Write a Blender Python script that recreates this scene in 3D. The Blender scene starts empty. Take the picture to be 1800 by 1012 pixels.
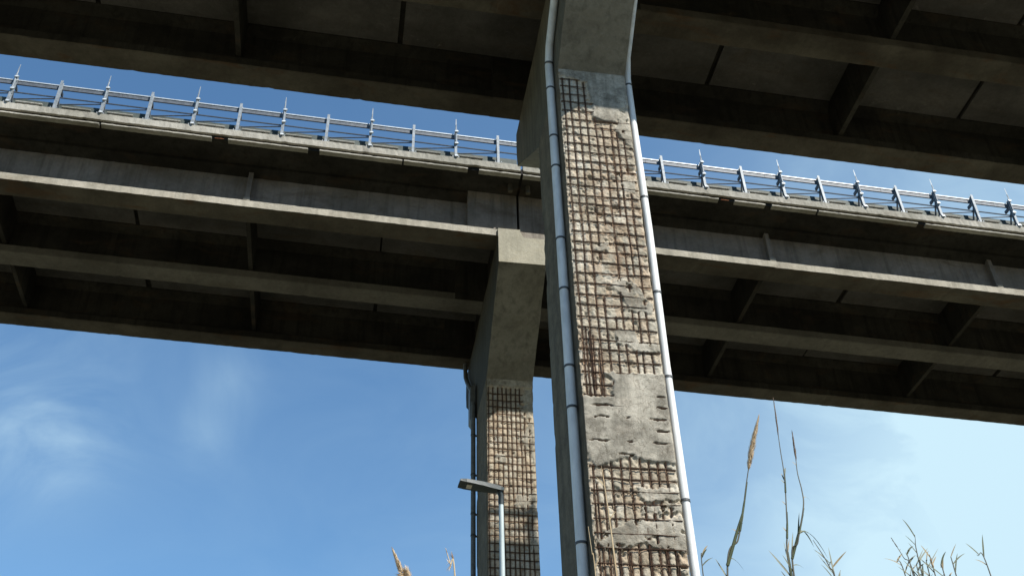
import bpy, math, random
import numpy as np
from mathutils import Vector, Matrix

random.seed(7)
rng = np.random.default_rng(11)
S = bpy.context.scene
COL = S.collection

# ------------------------------------------------------------------ camera
F_PX, PITCH, ROLL, YAW = 1857.1, 0.66798784, -0.02911952, 0.17486462
def cam_axes():
    f = np.array([math.sin(YAW)*math.cos(PITCH), math.cos(YAW)*math.cos(PITCH), math.sin(PITCH)])
    r = np.array([math.cos(YAW), -math.sin(YAW), 0.0]); u = np.cross(r, f)
    return r*math.cos(ROLL)+u*math.sin(ROLL), -r*math.sin(ROLL)+u*math.cos(ROLL), f
R_, U_, F_ = cam_axes()
cd = bpy.data.cameras.new('camera'); cam = bpy.data.objects.new('camera', cd); COL.objects.link(cam)
cam.matrix_world = Matrix(((R_[0], U_[0], -F_[0], 0), (R_[1], U_[1], -F_[1], 0), (R_[2], U_[2], -F_[2], 1.6), (0, 0, 0, 1)))
cd.sensor_width = 36; cd.lens = F_PX/1800*36; cd.clip_end = 3000; cd.clip_start = 0.05
S.camera = cam

# ------------------------------------------------------------------ light
SUN_AZ, SUN_EL = math.radians(39), math.atan(1.62*math.cos(math.radians(39)))   # azimuth from -Y towards +X
sun_vec = Vector((math.sin(SUN_AZ)*math.cos(SUN_EL), -math.cos(SUN_AZ)*math.cos(SUN_EL), math.sin(SUN_EL)))
sl = bpy.data.lights.new('sun', 'SUN'); sl.energy = 4.8; sl.angle = math.radians(0.53); sl.color = (1.0, 0.95, 0.86)
so = bpy.data.objects.new('sun', sl); COL.objects.link(so); so.rotation_euler = sun_vec.to_track_quat('Z', 'Y').to_euler()
w = bpy.data.worlds.new('World'); S.world = w; w.use_nodes = True
nt = w.node_tree; nt.nodes.clear()
def N(tree, t, **kw):
    n = tree.nodes.new(t)
    for k, v in kw.items():
        if k in n.inputs: n.inputs[k].default_value = v
        else: setattr(n, k, v)
    return n
def mth(tree, op, a, b=None, clamp=False):
    n = tree.nodes.new('ShaderNodeMath'); n.operation = op; n.use_clamp = clamp
    for i, v in enumerate((a, b)):
        if v is None: continue
        if isinstance(v, (int, float)): n.inputs[i].default_value = v
        else: tree.links.new(v, n.inputs[i])
    return n.outputs[0]
sky = N(nt, 'ShaderNodeTexSky', sky_type='NISHITA', sun_disc=False)
sky.sun_elevation = SUN_EL; sky.sun_rotation = math.pi-SUN_AZ; sky.altitude = 50
sky.air_density = 1.0; sky.dust_density = 0.05; sky.ozone_density = 2.6
tc = N(nt, 'ShaderNodeTexCoord')
mp = N(nt, 'ShaderNodeMapping'); mp.inputs['Rotation'].default_value = (0.3, 0.5, 0.6); mp.inputs['Scale'].default_value = (1.0, 2.1, 1.3)
mp.inputs['Location'].default_value = (0.35, 0.1, 0.0)
nt.links.new(tc.outputs['Generated'], mp.inputs['Vector'])
n1 = N(nt, 'ShaderNodeTexNoise', Scale=6.0, Detail=9.0, Roughness=0.56, Distortion=0.9); nt.links.new(mp.outputs[0], n1.inputs['Vector'])
n2 = N(nt, 'ShaderNodeTexNoise', Scale=1.3, Detail=3.0, Roughness=0.5, Distortion=0.4); nt.links.new(tc.outputs['Generated'], n2.inputs['Vector'])
def blob(c, rad, amp):   # a soft bank of thin cloud round a direction
    v = N(nt, 'ShaderNodeVectorMath', operation='DISTANCE'); nt.links.new(tc.outputs['Generated'], v.inputs[0]); v.inputs[1].default_value = c
    q = mth(nt, 'DIVIDE', v.outputs['Value'], rad)
    q = mth(nt, 'MULTIPLY', q, q)
    e = mth(nt, 'POWER', 2.718, mth(nt, 'MULTIPLY', q, -1.0))
    return mth(nt, 'MULTIPLY', e, amp)
banks = None; soft = None
for c, rad, amp in (((0.545, 0.735, 0.40), 0.20, 0.78), ((0.70, 0.52, 0.50), 0.34, 0.42), ((0.62, 0.74, 0.20), 0.33, 0.55)):
    b = blob(c, rad, amp); soft = b if soft is None else mth(nt, 'ADD', soft, b)
for c, rad, amp in (((-0.258, 0.84, 0.475), 0.050, 0.22),
                    ((-0.115, 0.835, 0.535), 0.028, 0.10), ((-0.135, 0.855, 0.495), 0.030, 0.12), ((-0.30, 0.81, 0.50), 0.10, 0.16)):
    b = blob(c, rad, amp); banks = b if banks is None else mth(nt, 'ADD', banks, b)
wis = mth(nt, 'MULTIPLY', mth(nt, 'SUBTRACT', n1.outputs['Fac'], 0.36, True), 2.6)
thin = mth(nt, 'MULTIPLY', mth(nt, 'SUBTRACT', n2.outputs['Fac'], 0.44, True), 0.28)
hazy = mth(nt, 'MULTIPLY', soft, mth(nt, 'ADD', mth(nt, 'MULTIPLY', wis, 0.55), 0.80))
mask = mth(nt, 'ADD', mth(nt, 'ADD', hazy, mth(nt, 'MULTIPLY', banks, mth(nt, 'ADD', mth(nt, 'MULTIPLY', wis, 1.7), 0.25))), mth(nt, 'MULTIPLY', thin, mth(nt, 'ADD', wis, 0.25)), True)
mixw = N(nt, 'ShaderNodeMix', data_type='RGBA'); nt.links.new(mask, mixw.inputs['Factor'])
tint = N(nt, 'ShaderNodeMix', data_type='RGBA', blend_type='MULTIPLY'); tint.inputs['Factor'].default_value = 1.0
nt.links.new(sky.outputs[0], tint.inputs['A']); tint.inputs['B'].default_value = (0.72, 0.95, 1.0, 1)
nt.links.new(tint.outputs['Result'], mixw.inputs['A']); mixw.inputs['B'].default_value = (3.5, 4.8, 5.5, 1)
bg = N(nt, 'ShaderNodeBackground'); bg.inputs['Strength'].default_value = 0.10
nt.links.new(mixw.outputs['Result'], bg.inputs['Color'])
wo = N(nt, 'ShaderNodeOutputWorld'); nt.links.new(bg.outputs[0], wo.inputs['Surface'])
S.view_settings.view_transform = 'Standard'; S.view_settings.look = 'None'
S.view_settings.exposure = 0.85; S.view_settings.gamma = 1.0; S.view_settings.use_curve_mapping = False

# ------------------------------------------------------------------ materials
def ramp(t, src, stops):
    r = t.nodes.new('ShaderNodeValToRGB'); e = r.color_ramp.elements
    while len(e) < len(stops): e.new(0.5)
    for el, (p, c) in zip(e, stops):
        el.position = p; el.color = (*c, 1) if len(c) == 3 else c
    t.links.new(src, r.inputs[0]); return r.outputs[0]
def mixc(t, fac, a, b, mode='MIX'):
    m = t.nodes.new('ShaderNodeMix'); m.data_type = 'RGBA'; m.blend_type = mode
    for sock, v in (('Factor', fac), ('A', a), ('B', b)):
        if isinstance(v, (int, float)): m.inputs[sock].default_value = v
        elif isinstance(v, tuple): m.inputs[sock].default_value = (*v, 1)
        else: t.links.new(v, m.inputs[sock])
    return m.outputs['Result']
def newmat(name, rough=0.9, metal=0.0, spec=0.3):
    m = bpy.data.materials.new(name); m.use_nodes = True; t = m.node_tree
    b = t.nodes['Principled BSDF']; b.inputs['Roughness'].default_value = rough; b.inputs['Metallic'].default_value = metal
    b.inputs['Specular IOR Level'].default_value = spec
    g = t.nodes.new('ShaderNodeNewGeometry')
    return m, t, b, g.outputs['Position']
def noise(t, pos, scale, detail=5, rough=0.6, sc=(1, 1, 1), dist=0.0, loc=(0, 0, 0)):
    mpn = t.nodes.new('ShaderNodeMapping'); mpn.inputs['Scale'].default_value = sc; mpn.inputs['Location'].default_value = loc; t.links.new(pos, mpn.inputs['Vector'])
    n = t.nodes.new('ShaderNodeTexNoise'); n.inputs['Scale'].default_value = scale; n.inputs['Detail'].default_value = detail
    n.inputs['Roughness'].default_value = rough; n.inputs['Distortion'].default_value = dist
    t.links.new(mpn.outputs[0], n.inputs['Vector']); return n.outputs['Fac']
def bump(t, b, h, strength=0.4, dist=0.02):
    bn = t.nodes.new('ShaderNodeBump'); bn.inputs['Strength'].default_value = strength; bn.inputs['Distance'].default_value = dist
    t.links.new(h, bn.inputs['Height']); t.links.new(bn.outputs[0], b.inputs['Normal'])

def concrete(name, light, dark, stain=(0.10, 0.065, 0.035), stain_amt=0.5, streak=0.5, bands=False, sootlo=0.46, sootamt=0.0, lime=0.0):
    m, t, b, pos = newmat(name, 0.92, 0, 0.2)
    big = noise(t, pos, 0.55, 6, 0.62)
    fine = noise(t, pos, 9.0, 6, 0.7)
    st = noise(t, pos, 1.6, 5, 0.6, (2.6, 2.6, 0.16), 0.3)
    c = mixc(t, ramp(t, big, [(0.36, (0, 0, 0)), (0.64, (1, 1, 1))]), dark, light)
    c = mixc(t, mth(t, 'MULTIPLY', ramp(t, st, [(0.48, (0, 0, 0)), (0.68, (1, 1, 1))]), streak), c, tuple(x*0.45 for x in dark))
    rs = noise(t, pos, 1.1, 5, 0.65, (0.55, 1.5, 1.5), 0.6, (3, 7, 1))
    c = mixc(t, mth(t, 'MULTIPLY', ramp(t, rs, [(0.54, (0, 0, 0)), (0.70, (1, 1, 1))]), stain_amt), c, stain)
    if sootamt:
        so_ = noise(t, pos, 0.35, 4, 0.55, (0.6, 1.2, 1.2), 0.4, (11, 2, 5))
        c = mixc(t, mth(t, 'MULTIPLY', ramp(t, so_, [(sootlo, (0, 0, 0)), (sootlo+0.16, (1, 1, 1))]), sootamt), c, tuple(x*0.3 for x in dark))
    if lime:
        lm = noise(t, pos, 2.3, 7, 0.72, (0.8, 1.3, 1.0), 1.2, (5, 1, 8))
        c = mixc(t, mth(t, 'MULTIPLY', ramp(t, lm, [(0.62, (0, 0, 0)), (0.72, (1, 1, 1))]), lime), c, tuple(min(0.6, x*2.4) for x in light))
    if bands:   # timber-board marks left by the formwork
        wv = t.nodes.new('ShaderNodeTexWave'); wv.wave_type = 'BANDS'; wv.bands_direction = 'X'; wv.inputs['Scale'].default_value = 1.25
        wv.inputs['Distortion'].default_value = 0.35; wv.inputs['Detail'].default_value = 2
        t.links.new(pos, wv.inputs['Vector'])
        c = mixc(t, mth(t, 'MULTIPLY', ramp(t, wv.outputs['Fac'], [(0.0, (1, 1, 1)), (0.10, (0, 0, 0))]), 0.22), c, tuple(x*0.5 for x in dark))
    c = mixc(t, 0.35, c, ramp(t, fine, [(0.3, (0.35, 0.35, 0.34)), (0.7, (1.0, 1.0, 1.0))]), 'MULTIPLY')
    t.links.new(c, b.inputs['Base Color'])
    h = noise(t, pos, 22.0, 7, 0.7)
    bump(t, b, mth(t, 'ADD', h, mth(t, 'MULTIPLY', fine, 1.5)), 0.45, 0.02)
    return m
MAT = {}
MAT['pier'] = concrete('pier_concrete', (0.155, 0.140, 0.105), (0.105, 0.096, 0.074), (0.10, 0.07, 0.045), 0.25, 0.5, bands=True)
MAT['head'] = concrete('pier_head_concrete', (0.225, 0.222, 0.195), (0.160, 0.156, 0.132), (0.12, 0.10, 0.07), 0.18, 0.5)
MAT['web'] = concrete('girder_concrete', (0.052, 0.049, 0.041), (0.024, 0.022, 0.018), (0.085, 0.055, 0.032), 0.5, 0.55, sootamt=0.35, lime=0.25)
MAT['palehead'] = concrete('pale_bearing_ledge', (0.41, 0.395, 0.325), (0.30, 0.29, 0.235), (0.30, 0.26, 0.17), 0.3, 0.15)
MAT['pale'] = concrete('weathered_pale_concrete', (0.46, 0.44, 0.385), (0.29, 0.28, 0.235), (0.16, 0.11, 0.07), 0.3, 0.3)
MAT['dim'] = concrete('shaded_head_side', (0.075, 0.068, 0.052), (0.050, 0.045, 0.034), (0.05, 0.04, 0.03), 0.3, 0.5)  # darker head concrete, the side's shade put into the colour
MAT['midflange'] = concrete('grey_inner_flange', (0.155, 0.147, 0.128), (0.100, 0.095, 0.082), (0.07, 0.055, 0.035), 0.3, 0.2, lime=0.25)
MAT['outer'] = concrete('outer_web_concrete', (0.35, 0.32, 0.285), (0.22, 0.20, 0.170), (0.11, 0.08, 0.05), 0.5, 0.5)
MAT['soffit'] = concrete('brown_stained_soffit', (0.118, 0.108, 0.086), (0.060, 0.052, 0.040), (0.095, 0.050, 0.022), 0.7, 0.2, sootamt=0.3)
MAT['slab'] = concrete('slab_panel_concrete', (0.150, 0.143, 0.135), (0.088, 0.084, 0.078), (0.09, 0.065, 0.04), 0.45, 0.15, sootamt=0.3, lime=0.35)
MAT['joint'] = concrete('dark_joint', (0.020, 0.018, 0.015), (0.012, 0.011, 0.010))

def rough_face_mat():
    m, t, b, pos = newmat('broken_concrete_face', 0.95, 0, 0.15)
    a = t.nodes.new('ShaderNodeAttribute'); a.attribute_name = 'wear'
    sp = t.nodes.new('ShaderNodeSeparateColor'); t.links.new(a.outputs['Color'], sp.inputs[0])
    cover, rust, front = sp.outputs[0], sp.outputs[1], sp.outputs[2]
    n_a = noise(t, pos, 2.2, 6, 0.65); n_b = noise(t, pos, 14, 6, 0.7); n_c = noise(t, pos, 5.5, 5, 0.7, (1, 1, 1), 0.4, (4, 4, 9))
    exposed = ramp(t, n_a, [(0.34, (0.32, 0.285, 0.225)), (0.5, (0.44, 0.405, 0.335)), (0.64, (0.54, 0.51, 0.445))])
    exposed = mixc(t, mth(t, 'MULTIPLY', ramp(t, n_c, [(0.52, (0, 0, 0)), (0.7, (1, 1, 1))]), 0.45), exposed, (0.30, 0.235, 0.165))
    a2 = t.nodes.new('ShaderNodeAttribute'); a2.attribute_name = 'chunk'
    sp2 = t.nodes.new('ShaderNodeSeparateColor'); t.links.new(a2.outputs['Color'], sp2.inputs[0])
    cellc = ramp(t, sp2.outputs[0], [(0.0, (0.66, 0.62, 0.57)), (0.3, (1.10, 1.0, 0.88)), (0.55, (0.84, 0.86, 0.84)), (0.8, (1.15, 1.14, 1.10)), (1.0, (0.98, 0.82, 0.68))])
    exposed = mixc(t, 0.75, exposed, cellc, 'MULTIPLY')
    specks = noise(t, pos, 26, 4, 0.75)
    exposed = mixc(t, mth(t, 'MULTIPLY', ramp(t, specks, [(0.56, (0, 0, 0)), (0.66, (1, 1, 1))]), 0.55), exposed, (0.13, 0.105, 0.075))
    exposed = mixc(t, mth(t, 'MULTIPLY', ramp(t, specks, [(0.30, (1, 1, 1)), (0.40, (0, 0, 0))]), 0.35), exposed, (0.60, 0.57, 0.50))
    exposed = mixc(t, mth(t, 'MULTIPLY', sp2.outputs[1], 0.8), exposed, (0.070, 0.045, 0.030))
    cov = ramp(t, n_a, [(0.38, (0.20, 0.186, 0.155)), (0.50, (0.34, 0.32, 0.27)), (0.62, (0.45, 0.42, 0.355))])
    vs = noise(t, pos, 1.5, 5, 0.6, (3.0, 3.0, 0.22), 0.3)
    cov = mixc(t, mth(t, 'MULTIPLY', ramp(t, vs, [(0.48, (0, 0, 0)), (0.66, (1, 1, 1))]), 0.65), cov, (0.17, 0.158, 0.128))
    crk = t.nodes.new('ShaderNodeTexVoronoi'); crk.feature = 'DISTANCE_TO_EDGE'; crk.inputs['Scale'].default_value = 1.6; crk.inputs['Randomness'].default_value = 1.0
    wp = t.nodes.new('ShaderNodeVectorMath'); wp.operation = 'ADD'; nv = t.nodes.new('ShaderNodeTexNoise'); nv.inputs['Scale'].default_value = 3.0; nv.inputs['Detail'].default_value = 6
    t.links.new(pos, nv.inputs['Vector']); t.links.new(pos, wp.inputs[0]); t.links.new(nv.outputs['Color'], wp.inputs[1]); t.links.new(wp.outputs[0], crk.inputs['Vector'])
    cov = mixc(t, mth(t, 'MULTIPLY', ramp(t, crk.outputs['Distance'], [(0.004, (1, 1, 1)), (0.014, (0, 0, 0))]), 0.6), cov, (0.09, 0.075, 0.055))
    c = mixc(t, cover, exposed, cov)
    c = mixc(t, mth(t, 'MULTIPLY', sp2.outputs[2], 0.85), c, (0.27, 0.20, 0.135))
    rc = ramp(t, n_b, [(0.35, (0.17, 0.095, 0.055)), (0.65, (0.38, 0.24, 0.145))])
    c = mixc(t, rust, c, rc)
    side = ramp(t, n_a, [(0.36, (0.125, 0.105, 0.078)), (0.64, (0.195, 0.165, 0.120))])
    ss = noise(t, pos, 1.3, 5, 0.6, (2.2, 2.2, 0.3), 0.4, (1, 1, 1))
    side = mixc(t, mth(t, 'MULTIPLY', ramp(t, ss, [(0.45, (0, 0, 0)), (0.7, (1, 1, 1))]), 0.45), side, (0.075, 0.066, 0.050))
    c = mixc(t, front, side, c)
    c = mixc(t, 0.5, c, ramp(t, n_b, [(0.28, (0.45, 0.43, 0.40)), (0.62, (1, 1, 1))]), 'MULTIPLY')
    t.links.new(c, b.inputs['Base Color'])
    bump(t, b, mth(t, 'ADD', n_b, noise(t, pos, 45, 5, 0.7)), 0.6, 0.02)
    return m
MAT['rough'] = rough_face_mat()

def simple(name, ca, cb, rough=0.6, metal=0.0, scale=6, sc=(1, 1, 1), bmp=0.15, spec=0.4):
    m, t, b, pos = newmat(name, rough, metal, spec)
    n = noise(t, pos, scale, 6, 0.65, sc)
    t.links.new(ramp(t, n, [(0.35, ca), (0.65, cb)]), b.inputs['Base Color'])
    bump(t, b, noise(t, pos, scale*5, 4, 0.6), bmp, 0.01)
    return m
MAT['rust'] = simple('rusty_steel_bar', (0.018, 0.012, 0.009), (0.068, 0.034, 0.020), 0.85, 0.0, 9, bmp=0.5, spec=0.2)
MAT['rustbright'] = simple('orange_rust', (0.20, 0.07, 0.03), (0.42, 0.17, 0.07), 0.9, 0, 12)
MAT['pipe'] = simple('pale_plastic_pipe', (0.54, 0.56, 0.56), (0.74, 0.75, 0.74), 0.5, 0, 3.5, (1.5, 1.5, 0.35), 0.08)
MAT['collar'] = simple('dark_pipe_band', (0.05, 0.055, 0.06), (0.10, 0.105, 0.11), 0.6, 0.2)
MAT['duct'] = simple('grey_duct', (0.10, 0.11, 0.115), (0.17, 0.18, 0.185), 0.6, 0)
MAT['zinc'] = simple('galvanised_steel', (0.14, 0.165, 0.185), (0.27, 0.30, 0.325), 0.6, 0.2, 8, spec=0.4)
MAT['zincb'] = simple('bright_galvanised_cap', (0.36, 0.40, 0.43), (0.55, 0.59, 0.61), 0.5, 0.2, 8)
MAT['zincd'] = simple('dark_galvanised_rail', (0.060, 0.072, 0.088), (0.11, 0.125, 0.145), 0.6, 0.2, 8)  # darker than the zinc, the shade below the rail cap put in
MAT['mossy'] = simple('green_grey_rail', (0.035, 0.05, 0.048), (0.07, 0.088, 0.082), 0.7, 0.1, 5)
MAT['lampdark'] = simple('dark_lamp_casting', (0.014, 0.022, 0.024), (0.028, 0.040, 0.042), 0.5, 0.1)
MAT['lamppole'] = simple('painted_lamp_pole', (0.34, 0.40, 0.40), (0.46, 0.52, 0.52), 0.45, 0.1, 5, (1, 1, 0.2))
MAT['led'] = simple('pale_led_panel', (0.42, 0.40, 0.33), (0.55, 0.53, 0.45), 0.35, 0)
MAT['asphalt'] = simple('asphalt', (0.04, 0.04, 0.042), (0.065, 0.065, 0.066), 0.9, 0, 3)
MAT['grass'] = simple('dry_grass_ground', (0.080, 0.078, 0.045), (0.185, 0.165, 0.110), 0.95, 0, 0.8, bmp=0.8)
MAT['scrub'] = simple('scrub_hillside', (0.018, 0.030, 0.011), (0.045, 0.055, 0.024), 0.95, 0, 0.2, bmp=0.8)
MAT['stemg'] = simple('green_brown_cane', (0.06, 0.06, 0.045), (0.13, 0.12, 0.085), 0.6, 0, 4)
MAT['stemd'] = simple('dry_straw_cane', (0.34, 0.25, 0.14), (0.52, 0.42, 0.27), 0.7, 0, 6)
MAT['leafg'] = simple('green_cane_leaf', (0.030, 0.046, 0.018), (0.080, 0.092, 0.038), 0.55, 0, 8)
MAT['leafd'] = simple('dry_cane_leaf', (0.16, 0.125, 0.065), (0.30, 0.235, 0.13), 0.7, 0, 8)
MAT['plume'] = simple('beige_plume', (0.42, 0.30, 0.17), (0.66, 0.52, 0.35), 0.9, 0, 20)
MAT['plumed'] = simple('purplish_brown_plume', (0.13, 0.095, 0.075), (0.26, 0.185, 0.13), 0.9, 0, 20)

# ------------------------------------------------------------------ helpers
GR = -0.0367
def gz(x, z0): return z0 + GR*(x-4.0)      # the decks fall gently towards the right
def link(name, me, mat, parent=None, smooth=False):
    o = bpy.data.objects.new(name, me); COL.objects.link(o)
    if mat is not None and not me.materials: me.materials.append(MAT[mat] if isinstance(mat, str) else mat)
    if smooth:
        me.polygons.foreach_set('use_smooth', [True]*len(me.polygons)); me.set_sharp_from_angle(angle=math.radians(50))
    if parent is not None: o.parent = parent
    return o
def thing(name, loc, label, cat, group=None):
    o = bpy.data.objects.new(name, None); COL.objects.link(o); o.location = loc; o.empty_display_size = 0.3
    o['label'] = label; o['category'] = cat
    if group: o['group'] = group
    return o
class MB:
    def __init__(s): s.v = []; s.f = []
    def add(s, vs, fs):
        k = len(s.v); s.v += [tuple(map(float, p)) for p in vs]; s.f += [tuple(i+k for i in f) for f in fs]; return s
    def box(s, x0, x1, y0, y1, z0, z1, grade=False):
        vs = [(x, y, z+(GR*(x-4.0) if grade else 0)) for x in (x0, x1) for y in (y0, y1) for z in (z0, z1)]
        return s.add(vs, [(0, 1, 3, 2), (4, 6, 7, 5), (0, 4, 5, 1), (2, 3, 7, 6), (0, 2, 6, 4), (1, 5, 7, 3)])
    def tube(s, pts, r, n=8, cap=True):
        pts = [Vector(p) for p in pts]; rs = r if isinstance(r, (list, tuple)) else [r]*len(pts)
        ring0 = len(s.v); vs = []; fs = []; prev = None
        for i, p in enumerate(pts):
            d = (pts[min(i+1, len(pts)-1)]-pts[max(i-1, 0)]).normalized()
            if prev is None: a = d.orthogonal().normalized()
            else: a = (prev-d*prev.dot(d)).normalized()
            prev = a; b = d.cross(a)
            for k in range(n):
                t = 2*math.pi*k/n; vs.append(p+(a*math.cos(t)+b*math.sin(t))*rs[i])
        for i in range(len(pts)-1):
            for k in range(n):
                fs.append((i*n+k, i*n+(k+1) % n, (i+1)*n+(k+1) % n, (i+1)*n+k))
        if cap:
            fs.append(tuple(range(n))[::-1]); fs.append(tuple((len(pts)-1)*n+k for k in range(n)))
        return s.add(vs, fs)
    def build(s, name, mat, parent=None, smooth=False, origin=None):
        off = Vector(origin) if origin is not None else (Vector(parent_world(parent)) if parent is not None else Vector((0, 0, 0)))
        me = bpy.data.meshes.new(name)
        me.from_pydata([(x-off.x, y-off.y, z-off.z) for x, y, z in s.v], [], s.f); me.update()
        o = link(name, me, mat, parent, smooth)
        if parent is None and origin is not None: o.location = off
        return o
def parent_world(p):
    l = Vector((0, 0, 0))
    while p is not None: l += p.location; p = p.parent
    return l

def lattice(nx, ny, seed):
    return np.random.default_rng(seed).random((ny, nx))
def vnoise(u, z, su, sz, seed):
    L = lattice(64, 512, seed); a = u/su+13.7; b = z/sz+5.3
    ia = np.floor(a).astype(int); ib = np.floor(b).astype(int); fa = a-ia; fb = b-ib
    fa = fa*fa*(3-2*fa); fb = fb*fb*(3-2*fb)
    g = lambda i, j: L[j % 512, i % 64]
    return (g(ia, ib)*(1-fa)+g(ia+1, ib)*fa)*(1-fb)+(g(ia, ib+1)*(1-fa)+g(ia+1, ib+1)*fa)*fb
def fbm(u, z, s, seed, oct=4, an=1.0):
    r = 0; a = 0.5; t = 0
    for k in range(oct):
        r = r+a*vnoise(u, z, s, s*an, seed+k*7); t += a; s *= 0.5; a *= 0.55
    return r/t*2-1

# ------------------------------------------------------------------ ground and added hillside
def ground():
    n = 90; xs = np.sign(np.linspace(-1, 1, n))*np.abs(np.linspace(-1, 1, n))**2.2*1500
    vs = []; fs = []
    for j in range(n):
        for i in range(n):
            x, y = xs[i], xs[j]; d = math.hypot(x-5, y-15)
            h = -0.02+0.10*math.sin(x*0.31)*math.cos(y*0.27)*min(1, d/20)
            if y < -10: h += min(1, (-10-y)/90)**1.3*48*(0.8+0.2*math.sin(x*0.011))      # unseen slope added behind the viewer to darken the girder webs
            h += max(0, (d-260)/1300)*18*(1+0.5*math.sin(x*0.006+1))
            vs.append((x, y, h))
    for j in range(n-1):
        for i in range(n-1):
            a = j*n+i; fs.append((a, a+1, a+n+1, a+n))
    m = MB(); m.add(vs, fs); o = m.build('ground', 'grass', smooth=True); o['kind'] = 'structure'
    r = MB(); r.add([(-120, 8.0, 0.14), (120, 8.0, 0.14), (120, 13.6, 0.14), (-120, 13.6, 0.14), (-120, 8.0, -0.6), (120, 8.0, -0.6), (120, 13.6, -0.6), (-120, 13.6, -0.6)],
                    [(0, 1, 2, 3), (0, 4, 5, 1), (2, 6, 7, 3)])
    ro = r.build('road', 'asphalt'); ro['kind'] = 'structure'
ground()

# ------------------------------------------------------------------ pier shafts
def in_poly(u, z, poly):
    inside = np.zeros(u.shape, bool); n = len(poly)
    for i in range(n):
        x0, y0 = poly[i]; x1, y1 = poly[(i+1) % n]
        if y0 == y1: continue
        c = ((y0 > z) != (y1 > z)) & (u < (x1-x0)*(z-y0)/(y1-y0)+x0)
        inside ^= c
    return inside

def bar_u(base, z, k, seed, amp=0.010):
    return base+amp*np.sin(z*0.9+k*2.1+seed)+amp*0.6*np.sin(z*2.3+k*1.3)

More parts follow.
